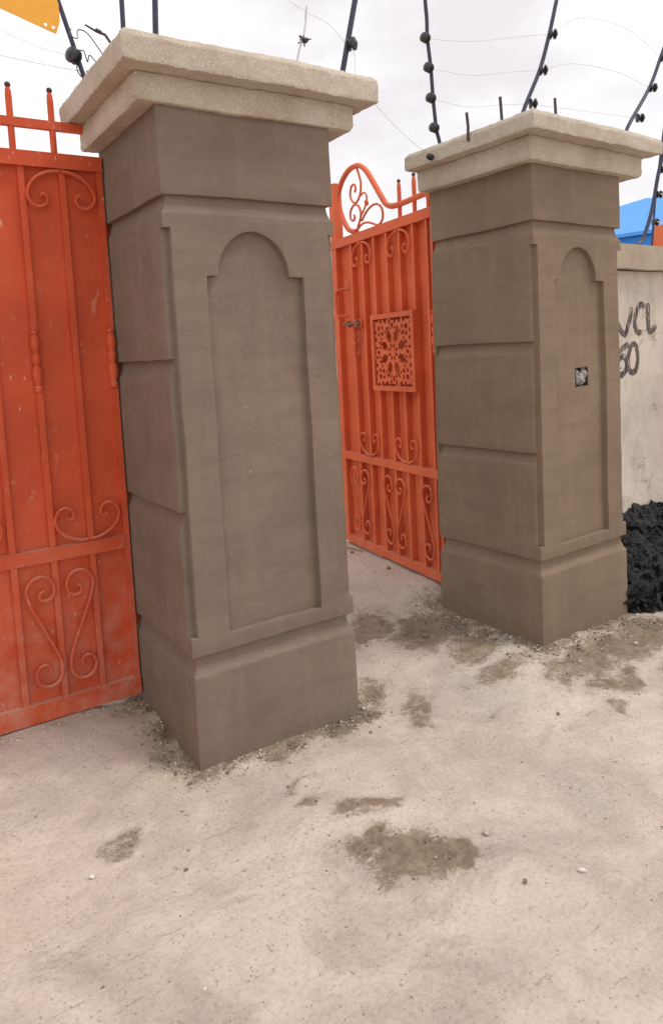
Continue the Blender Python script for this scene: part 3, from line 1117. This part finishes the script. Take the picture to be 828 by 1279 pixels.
# blue roofed shed beyond the wall
bs = thing('shed', 'blue sheet roofed shed rising beyond the boundary wall', 'shed', (0, 0, 0))
E = [Vector((14.9, 12.6, 4.10)), Vector((15.69, 9.36, 4.10)), Vector((15.94, 8.33, 4.10)), Vector((16.75, 5.0, 4.10))]
R_ = [Vector((17.6, 13.2, 5.25)), Vector((18.25, 11.2, 5.30)), Vector((17.98, 10.15, 5.31)), Vector((18.3, 9.78, 5.30)), Vector((19.3, 5.6, 5.30))]
bm = bmesh.new()
ev = [bm.verts.new(v) for v in E]
rv = [bm.verts.new(v) for v in R_]
lo = [bm.verts.new(v - Vector((0, 0, .09))) for v in E]
bk = [bm.verts.new(v + Vector((2.6, .65, -1.2))) for v in (R_[0], R_[-1])]
bm.faces.new((ev[0], ev[1], rv[1], rv[0]))
bm.faces.new((ev[1], ev[2], rv[3], rv[2], rv[1]))
bm.faces.new((ev[2], ev[3], rv[4], rv[3]))
bm.faces.new((rv[0], rv[1], rv[2], rv[3], rv[4], bk[1], bk[0]))
for i in range(3):
    bm.faces.new((lo[i], lo[i + 1], ev[i + 1], ev[i]))
mb = MB()
mb.bm.free()
mb.bm = bm
ob('roof', mb, 'roof', bs)
bm = bmesh.new()
d = Vector((.12, .03, 0))
ring = [E[0] + d, E[3] + d, R_[-1] + Vector((2.2, .55, 0)), R_[0] + Vector((2.2, .55, 0))]
a = [bm.verts.new((v.x, v.y, -.2)) for v in ring]
b = [bm.verts.new((v.x, v.y, 4.0)) for v in ring]
for i in range(4):
    bm.faces.new((a[i], a[(i + 1) % 4], b[(i + 1) % 4], b[i]))
bm.faces.new(b)
mb = MB()
mb.bm.free()
mb.bm = bm
ob('wall', mb, 'bluewall', bs)

pier = thing('painted_pier', 'coral painted pier with purple knob behind the wall at the right edge', 'pier', (6.36, 2.1, 0), .15)
m = MB().box(-.16, .16, -.16, .16, -.1, 2.62)
bevel_bm(m.bm, .01, 2)
ob('pier_body', m, 'coral', pier)
ob('knob', MB().ball((-.06, 0, 2.66), .055, 2, (1, 1, 1.1)), 'purple', pier)

# ------------------------------------------------------------------ electric fence poles and wires
CAMP = Vector((-0.92570832, -2.40646204, 1.48140121))


def pole(label, pts, r, ins, mat='navy', disc=.022, side=Vector((0.35, -0.9, 0)), bracket=True):
    pts = [Vector(p) for p in pts]
    base = pts[0]
    root = thing('fence_pole', label, 'fence pole', base, 0, 'electric fence poles')
    P = [p - base for p in pts]
    Q = spline([tuple(p) for p in P], 5)
    ob('rod', MB().tube(Q, r, 9), mat, root)
    for p in ins:
        p = Vector(p) - base
        m = MB().lathe([(disc * .45, -.004), (disc * .95, .0), (disc, .006), (disc * .55, .011), (disc * .5, .019), (disc, .024), (disc * .95, .031), (disc * .45, .036), (disc * .3, .040)],
                       p + side.normalized() * (r * .3) - Vector((0, 0, 0)), side, 14)
        ob('insulator', m, 'black', root)
    return root


IN = {}


def lerp(a, b, z):
    k = (z - a[2]) / (b[2] - a[2])
    return tuple(a[i] + (b[i] - a[i]) * k for i in range(3))


RIGHT = Vector((.85, -.5, 0))
# on the big pillar's cap
a0, a1 = (-.115, .35, 2.49), (-.197, .35, 2.78)
IN['a'] = [lerp(a0, a1, 2.578)]
pole('navy fence pole with one insulator and coiled wire, left edge of the big cap', [a0, lerp(a0, a1, 2.6), a1], .0085, IN['a'], disc=.028, side=Vector((-.9, -.5, .1)))
pole('thin navy fence pole rising behind the big cap, left of its middle', [(.015, .30, 2.46), (.024, .30, 3.02)], .009, [])
pole('navy fence pole rising behind the big cap, near its middle', [(.128, .30, 2.46), (.160, .30, 3.05)], .011, [])
pole('thin grey rod with a barbed wire knot, standing on the big cap', [(.715, .30, 2.47), (.752, .30, 2.70), (.795, .30, 2.824), (.812, .30, 2.93)], .0045, [], 'wire')
c1 = (.961, .08, 3.10)
c0 = (.795, .08, 2.48)
IN['c'] = [lerp(c0, c1, 2.70)]
pole('thick navy fence pole with one disc insulator, at the right end of the big cap', [c0, lerp(c0, c1, 2.7), c1], .0115, IN['c'], disc=.026, side=Vector((.5, -.86, 0)))
# knot of barbs on the grey rod
bk_ = bpy.data.objects['fence_pole.003']
m = MB()
kc = Vector((.790, .295, 2.788)) - Vector((.715, .30, 2.47))
for k in range(14):
    d = Vector((random.gauss(0, 1), random.gauss(0, 1), random.gauss(0, 1))).normalized()
    m.tube([kc + d * .004, kc + d * random.uniform(.016, .032)], .0028, 5)
m.ball(kc, .013, 2, (1, 1, 1), .3)
ob('barbed_knot', m, 'iron', bk_)

# on the second pillar's cap: (t, factors computed from the photograph once)


def along(p, t):
    return CAMP + (Vector(p) - CAMP) * t


t = .925
d_pts = [along(p, t) for p in ((1.85, .663, 2.601), (1.835, .663, 2.654), (1.819, .662, 2.806), (1.81, .661, 2.961), (1.794, .661, 3.11), (1.794, .661, 3.215), (1.787, .66, 3.303))]
base = d_pts[0] + Vector((.02, 0, -.08))
IN['d'] = [d_pts[1], d_pts[2], d_pts[3], d_pts[4]]
pole('slightly curved navy pole with four insulators, over the left side of the smaller cap', [base] + d_pts + [d_pts[-1] + Vector((-.01, 0, .25))], .0095, IN['d'], disc=.024, side=Vector((-.95, -.2, .05)))
t = .857
e_pts = [along(p, t) for p in ((2.549, .695, 2.84), (2.609, .697, 2.90), (2.713, .702, 3.111), (2.812, .706, 3.34), (2.839, .708, 3.439), (2.889, .71, 3.553))]
IN['e'] = e_pts[1:4]
pole('leaning navy pole with three insulators, behind the front corner of the smaller cap', [e_pts[0] + Vector((-.055, 0, -.18)), e_pts[0], e_pts[2], e_pts[3], e_pts[5]], .0105, IN['e'], disc=.026, side=RIGHT)
t = .764
f_pts = [along(p, t) for p in ((3.628, .743, 2.901), (3.734, .748, 2.974), (3.896, .755, 3.201), (4.041, .761, 3.431), (4.13, .764, 3.58))]
IN['f'] = f_pts[1:4]
pole('leaning navy pole with insulators, at the right end of the smaller cap', [f_pts[0] + Vector((-.04, 0, -.10)), f_pts[0], f_pts[2], f_pts[3], f_pts[4]], .0095, IN['f'], disc=.023, side=RIGHT)
# on the boundary wall, with a bent foot
wl = [(1.505, 2.0), (1.54, 2.052), (1.585, 2.085), (1.655, 2.19), (1.712, 2.314), (1.77, 2.493), (1.838, 2.65), (1.92, 2.90)]
IN['w'] = [p2w(1.70, .43, 2.2), p2w(1.745, .43, 2.375), p2w(1.80, .43, 2.535)]
pole('navy pole with a bent foot and three insulators, standing on the wall coping', [p2w(x, .43, z) for x, z in wl], .012, IN['w'], disc=.024, side=RIGHT)
pole('thin straight rod on the wall coping, close beside the bent pole', [p2w(1.70, .44, 1.985), p2w(1.76, .44, 2.38), p2w(1.83, .44, 2.68), p2w(1.89, .44, 2.92)], .006, [], 'navy')

# stubs of reinforcing bar on the smaller cap
for q, (x, y, z0, z1, lab) in enumerate(((1.575, .16, 2.43, 2.557, 'rusty stub of bar on the smaller cap, leftmost of three, nearest the curved pole'),
                                         (1.745, .11, 2.43, 2.636, 'tallest rusty stub of bar on the smaller cap, middle of three'),
                                         (2.19, .16, 2.43, 2.708, 'rusty stub of bar on the smaller cap, rightmost of three, near its front corner'))):
    rb = MB().tube([(0, 0, 0), (.004, 0, (z1 - z0) * .5), (-.003, 0, z1 - z0)], .0072, 7)
    o = ob('rebar_stub', rb, 'iron', None, (x, y, z0))
    tag(o, lab, 'rebar stub', 'reinforcing bars sticking out of the cap')
# bolt driven into the cap edge, small nail insulator on the left cap
nb = p2w(-.133, .50, 2.415)
m = MB().lathe([(.010, 0), (.016, .004), (.016, .014), (.008, .018), (.015, .022), (.014, .03), (.006, .034)], (0, 0, 0), Vector((-.95, -.3, 0)), 12)
tag(ob('cap_bolt', m, 'black', None, nb), 'dark ribbed bolt stuck in the left edge of the smaller cap', 'bolt')
m = MB().tube([(.03, 0, -.09), (.022, 0, -.03), (.0, 0, .0), (-.03, 0, .006), (-.065, 0, .02)], [.005, .005, .005, .004, .003], 7).lathe([(.007, 0), (.0075, .02)], (-.012, 0, .004), Vector((-.95, 0, .3)), 8)
tag(ob('cap_nail', m, 'iron', None, (-.105, .13, 2.582)), 'grey nail pointing left above the corner of the big cap', 'nail')

# warning plate hung on the left pole, its lower edge in view
m = MB()
pz = Vector((0, 0, 0))
poly = [(-.34, .122), (-.34, .26), (.0, .26), (.0, .056), (-.012, .0)]
m.prism([(-.35, .10), (-.004, .0), (.012, .045), (.012, .30), (-.35, .30)], 'y', -.0015, .0015)
pl = m.mesh('warning_plate')
holes_ = [MB().lathe([(.006, -.02), (.006, .02)], (x, 0, z), Vector((0, 1, 0)), 10).mesh('c') for x, z in ((-.012, .022), (-.038, .026))]
pl = boolean(pl, holes_)
tag(ob('warning_plate', pl, 'yellow', None, (-.205, .345, 2.645)), 'plain yellow plate with two holes, hung on the fence pole at the top left', 'plate')


def wire(label, pts, r=.0010, sag=0.0, mat='wire'):
    pts = [Vector(p) for p in pts]
    if len(pts) == 2:
        a, b = pts
        pts = [a.lerp(b, k / 10) - Vector((0, 0, sag * 4 * (k / 10) * (1 - k / 10))) for k in range(11)]
    else:
        pts = spline([tuple(p) for p in pts], 6)
    o = ob('fence_wire', MB().tube(pts, r, 5), mat)
    return tag(o, label, 'wire', 'electric fence wires')


up = Vector((0, 0, 1))
for nm, a, b, h in (('lowest', IN['d'][1], IN['e'][0], .03), ('middle', IN['d'][2], IN['e'][1], .03), ('upper', IN['d'][3], IN['e'][2], .02)):
    wire('%s fence wire between the curved pole and the leaning pole' % nm, [a, a.lerp(b, .35) - up * h, a.lerp(b, .7) - up * h * .4, b])
for nm, a, b, h in (('lowest', IN['e'][0], IN['f'][0], .0), ('middle', IN['e'][1], IN['f'][1], .06), ('upper', IN['e'][2], IN['f'][2], .12)):
    wire('%s arched fence wire between the two leaning poles of the smaller cap' % nm, [a, a.lerp(b, .3) + up * h, a.lerp(b, .7) + up * h * .9, b])
pa = Vector(IN['a'][0])
wire('fence wire curling away left from the insulator at the big cap', [pa, pa + Vector((-.16, .02, .03)), pa + Vector((-.30, .05, .11)), pa + Vector((-.55, .1, .35))], sag=0)
wire('straight fence wire running left from the foot of the pole at the big cap', [pa + Vector((.03, 0, -.045)), pa + Vector((-.9, .2, .12))], sag=.02)
pc = Vector(IN['c'][0])
wire('fence wire looping left from the disc insulator at the right end of the big cap', [pc, pc + Vector((-.08, .01, .07)), pc + Vector((-.2, .02, .11)), pc + Vector((-.42, .03, .2))])
wire('fence wire looping down right from the disc insulator at the big cap', [pc, pc + Vector((.03, 0, -.02)), pc + Vector((.035, 0, -.09)), pc + Vector((.03, 0, -.17))])
wire('long fence wire from the big cap down to the bolt on the smaller cap', [pc + Vector((.03, .02, -.10)), nb + Vector((-.03, 0, .02))], sag=.03)
# coil of wire round the left pole
a0v = Vector((-.14, .35, 2.66))
cp = [a0v + Vector(q) for q in ((-.015, 0, .015), (-.025, -.012, -.01), (0, -.014, -.02), (.012, .01, .02), (.04, 0, .012), (.075, 0, -.03), (.10, 0, -.07), (.085, 0, -.085), (.095, -.01, -.1), (.075, 0, -.095),
                                (.045, 0, -.065), (.035, 0, -.09), (.025, 0, -.055), (.0, -.01, -.06))]
wire('loose coil of wire round the pole at the left of the big cap', cp, .0022, mat='iron')
cp = [a0v + Vector(q) for q in ((.0, -.01, -.09), (-.008, -.012, -.125), (.006, -.012, -.15), (.028, -.01, -.145), (.03, 0, -.12))]
wire('small wire loop at the foot of the pole at the left of the big cap', cp, .0022, mat='iron')
for k, z in enumerate((2.2, 2.375, 2.535)):
    a = p2w((1.70, 1.745, 1.80)[k], .40, z)
    wire('%s stub of fence wire running right from the pole on the wall coping' % ('lowest', 'middle', 'top')[k], [a, a + Vector((.06, -.01, -.012)), a + Vector((.5, .05, .0)), a + Vector((3.5, .3, .02))], .0035 if k < 2 else .002)

# ------------------------------------------------------------------ black heap at the wall
bm = bmesh.new()
bmesh.ops.create_grid(bm, x_segments=200, y_segments=80, size=.5)
hx0, hx1, hy0, hy1 = .50, 2.7, -.22, .34
for v in bm.verts:
    u, t_ = v.co.x + .5, v.co.y + .5
    x = hx0 + (hx1 - hx0) * u
    y = hy0 + (hy1 - hy0) * t_
    p = p2w(x, y)
    front = -.06 - .08 * max(0, min(1, (x - .9) / .6)) + .03 * mnoise.noise(Vector((x * 6, 0, 1)))
    if x < .78:
        front += .16 * (1 - max(0, (x - .6)) / .18)
    k = max(0, min(1, (y - front) / (.30 - front)))
    hgt = .41 * k ** .55 * (1 + .06 * mnoise.noise(Vector((x * 5, 3, 0)))) if k > 0 else -.06
    e = max(0, min(1, (2.7 - x) / .5))
    hgt *= e ** .5
    d = mnoise.noise_vector(Vector((x * 9, y * 9, hgt * 9))) * .03 + mnoise.noise_vector(Vector((x * 26, y * 26, hgt * 26))) * .022 + mnoise.noise_vector(Vector((x * 60, y * 60, hgt * 60))) * .009
    rd = abs(mnoise.noise(Vector((x * 13, y * 13, hgt * 13 + 4)))) * .05
    v.co = Vector((p.x, p.y, gz1(p.x, p.y) - .01 + hgt + rd)) + (d if k > 0 else d * .3)
for k in range(900):
    x = random.uniform(.70, 2.3)
    front = -.06 - .08 * max(0, min(1, (x - .9) / .6)) + (.12 * (1 - max(0, (x - .6)) / .18) if x < .78 else 0)
    kk = random.uniform(0, 1) ** 2.2
    y = front + (.29 - front) * kk
    p = p2w(x, y)
    z = gz1(p.x, p.y) + .005 + .40 * kk ** .55 + random.uniform(-.025, .008)
    g_ = bmesh.ops.create_icosphere(bm, subdivisions=1, radius=min(.012 + random.expovariate(1 / .012), .06))
    rot = Matrix.Rotation(random.uniform(0, 6), 3, Vector((random.random(), random.random(), random.random() + .1)).normalized())
    sc_ = Vector((random.uniform(.8, 1.8), random.uniform(.5, 1), random.uniform(.35, .8)))
    for v in g_['verts']:
        q = Vector((v.co.x * sc_.x, v.co.y * sc_.y, v.co.z * sc_.z)) * random.uniform(.7, 1.25)
        v.co = rot @ q + Vector((p.x, p.y, z))
mb = MB()
mb.bm.free()
mb.bm = bm
hm = mb.mesh('tar_heap', 22)
tag(ob('tar_heap', hm, 'tar'), 'heap of shiny black crumpled lumps piled against the foot of the old wall', 'heap')

# ------------------------------------------------------------------ stones, twigs, gravel
def stone(x, y, r, mat, label, sq=(1, .8, .6), group=None):
    bm = bmesh.new()
    bmesh.ops.create_icosphere(bm, subdivisions=2, radius=1)
    s = random.uniform(0, 50)
    for v in bm.verts:
        k = r * (1 + .28 * mnoise.noise(v.co * 1.6 + Vector((s, 0, 0))))
        v.co = Vector((v.co.x * sq[0] * k, v.co.y * sq[1] * k, v.co.z * sq[2] * k))
    b_ = MB()
    b_.bm.free()
    b_.bm = bm
    o = ob('stone', b_, mat, None, (x, y, gz1(x, y) + r * sq[2] * .35))
    o.rotation_euler = (0, 0, random.uniform(0, 6))
    return tag(o, label, 'stone', 'loose stones on the sandy ground')


stone(-.474, -.321, .0085, 'white_stone', 'small white stone in the lower left of the sandy ground')
stone(.657, -1.135, .010, 'white_stone', 'small white stone in the lower right of the sandy ground', (.7, 1.2, .6))
stone(.564, -.857, .012, 'stone', 'grey pebble on bare sand right of the dark damp patch')
stone(.50, -1.07, .008, 'dark_stone', 'dark clod on the sand below the grey pebble, right of the damp patch')
stone(1.37, .36, .022, 'dark_stone', 'dark clod in the trodden dirt between the two pillars')
stone(-.20, -.38, .006, 'stone', 'pale pebble on the sand below the near corner of the big pillar')
stone(1.30, -.52, .008, 'dark_stone', 'dark clod on the sand in front of the smaller pillar')
stone(1.75, 1.15, .016, 'dark_stone', 'dark clod beside the bottom rail of the open gate')
stone(1.80, 1.62, .013, 'dark_stone', 'small dark clod near the free end of the open gate')
stone(2.08, -.33, .014, 'stone', 'pale stone in the dirt at the foot of the smaller pillar')


def twig(pts, r, label):
    o = ob('twig', MB().tube([Vector((x, y, gz1(x, y) + r + dz)) for x, y, dz in pts], [r, r * .9, r * .6][:len(pts)], 6), 'twig')
    tag(o, label, 'twig', 'twigs lying on the sand')


twig([(1.75, 1.86, .0), (1.82, 1.74, .006), (1.86, 1.58, .0)], .005, 'dark twig lying on the sand before the open gate')

# grit and mortar crumbs: too many to count
cand = 150000
px = rng.uniform(-1.0, 3.0, cand)
py = rng.uniform(-1.7, 2.2, cand)
dm = damp(px, py)
patch = np.clip(fbm(px * 1.7, py * 1.7, 91, 3) * .5 + .35, 0, 1)
ring = np.maximum(np.clip(1 - rect_dist(px, py, 0, 0, 0, .7, .7) / .16, 0, 1), np.clip(1 - rect_dist(px, py, P2LOC.x, P2LOC.y, P2ROT, .695, .69) / .24, 0, 1))
gate_foot = np.clip(1 - np.abs(py - .56) / .06, 0, 1) * (px < 0)
ring = np.maximum(ring, gate_foot * .7)
keep = rng.uniform(0, 1, cand) < (.03 + .09 * patch ** 3 + .10 * np.clip(dm, 0, 1) + .85 * ring ** 1.2)
in1 = rect_dist(px, py, 0, 0, 0, .7, .7) <= 0
in2 = rect_dist(px, py, P2LOC.x, P2LOC.y, P2ROT, .695, .69) <= 0
keep &= ~(in1 | in2)
px, py, dm, ring = px[keep], py[keep], dm[keep], ring[keep]
pz = gz(px, py) + 0.006 * np.clip(dm, 0, 1) * .6
ico = bmesh.new()
bmesh.ops.create_icosphere(ico, subdivisions=1, radius=1)
iv = np.array([v.co for v in ico.verts])
ifc = np.array([[v.index for v in f.verts] for f in ico.faces])
ico.free()
nS = len(px)
rad = np.minimum(.0012 + rng.exponential(.0010, nS), .006) * (1 + .5 * (ring > .1))
cls = rng.integers(0, 10, nS)
cls = np.where(dm > .35, np.where(cls < 6, 2, np.where(cls < 9, 0, 1)), np.where(cls < 8, 0, np.where(cls < 9, 1, 2)))
cls = np.where((dm > .35) & (ring < .05) & (cls == 1), 2, cls)
cls = np.where((cls == 1) & (rng.uniform(0, 1, nS) < .6), 0, cls)
for c_, (nm, mt) in enumerate((('gravel', 'stone'), ('pale_gravel', 'white_stone'), ('dirt_crumbs', 'dark_stone'))):
    sel = np.where(cls == c_)[0]
    n = len(sel)
    jit = 1 + rng.uniform(-.3, .3, (n, 12, 1))
    sc3 = rng.uniform(.55, 1.3, (n, 1, 3)) * np.array([1, 1, .8])
    V = iv[None] * jit * sc3 * rad[sel][:, None, None] + np.stack([px[sel], py[sel], pz[sel] + rad[sel] * .3], 1)[:, None]
    F = (ifc[None] + (np.arange(n) * 12)[:, None, None]).reshape(-1, 3)
    me = bpy.data.meshes.new(nm)
    me.vertices.add(n * 12)
    me.vertices.foreach_set('co', V.ravel())
    me.loops.add(F.size)
    me.loops.foreach_set('vertex_index', F.ravel().astype(np.int32))
    me.polygons.add(len(F))
    me.polygons.foreach_set('loop_start', np.arange(0, F.size, 3, dtype=np.int32))
    me.update(calc_edges=True)
    o = ob(nm, me, mt)
    o['kind'] = 'stuff'
    o['label'] = ('grey grit scattered over the sandy ground', 'pale chips scattered over the sandy ground', 'brown crumbs of dirt and mortar round the pillars and in the damp patches')[c_]
    o['category'] = 'gravel'
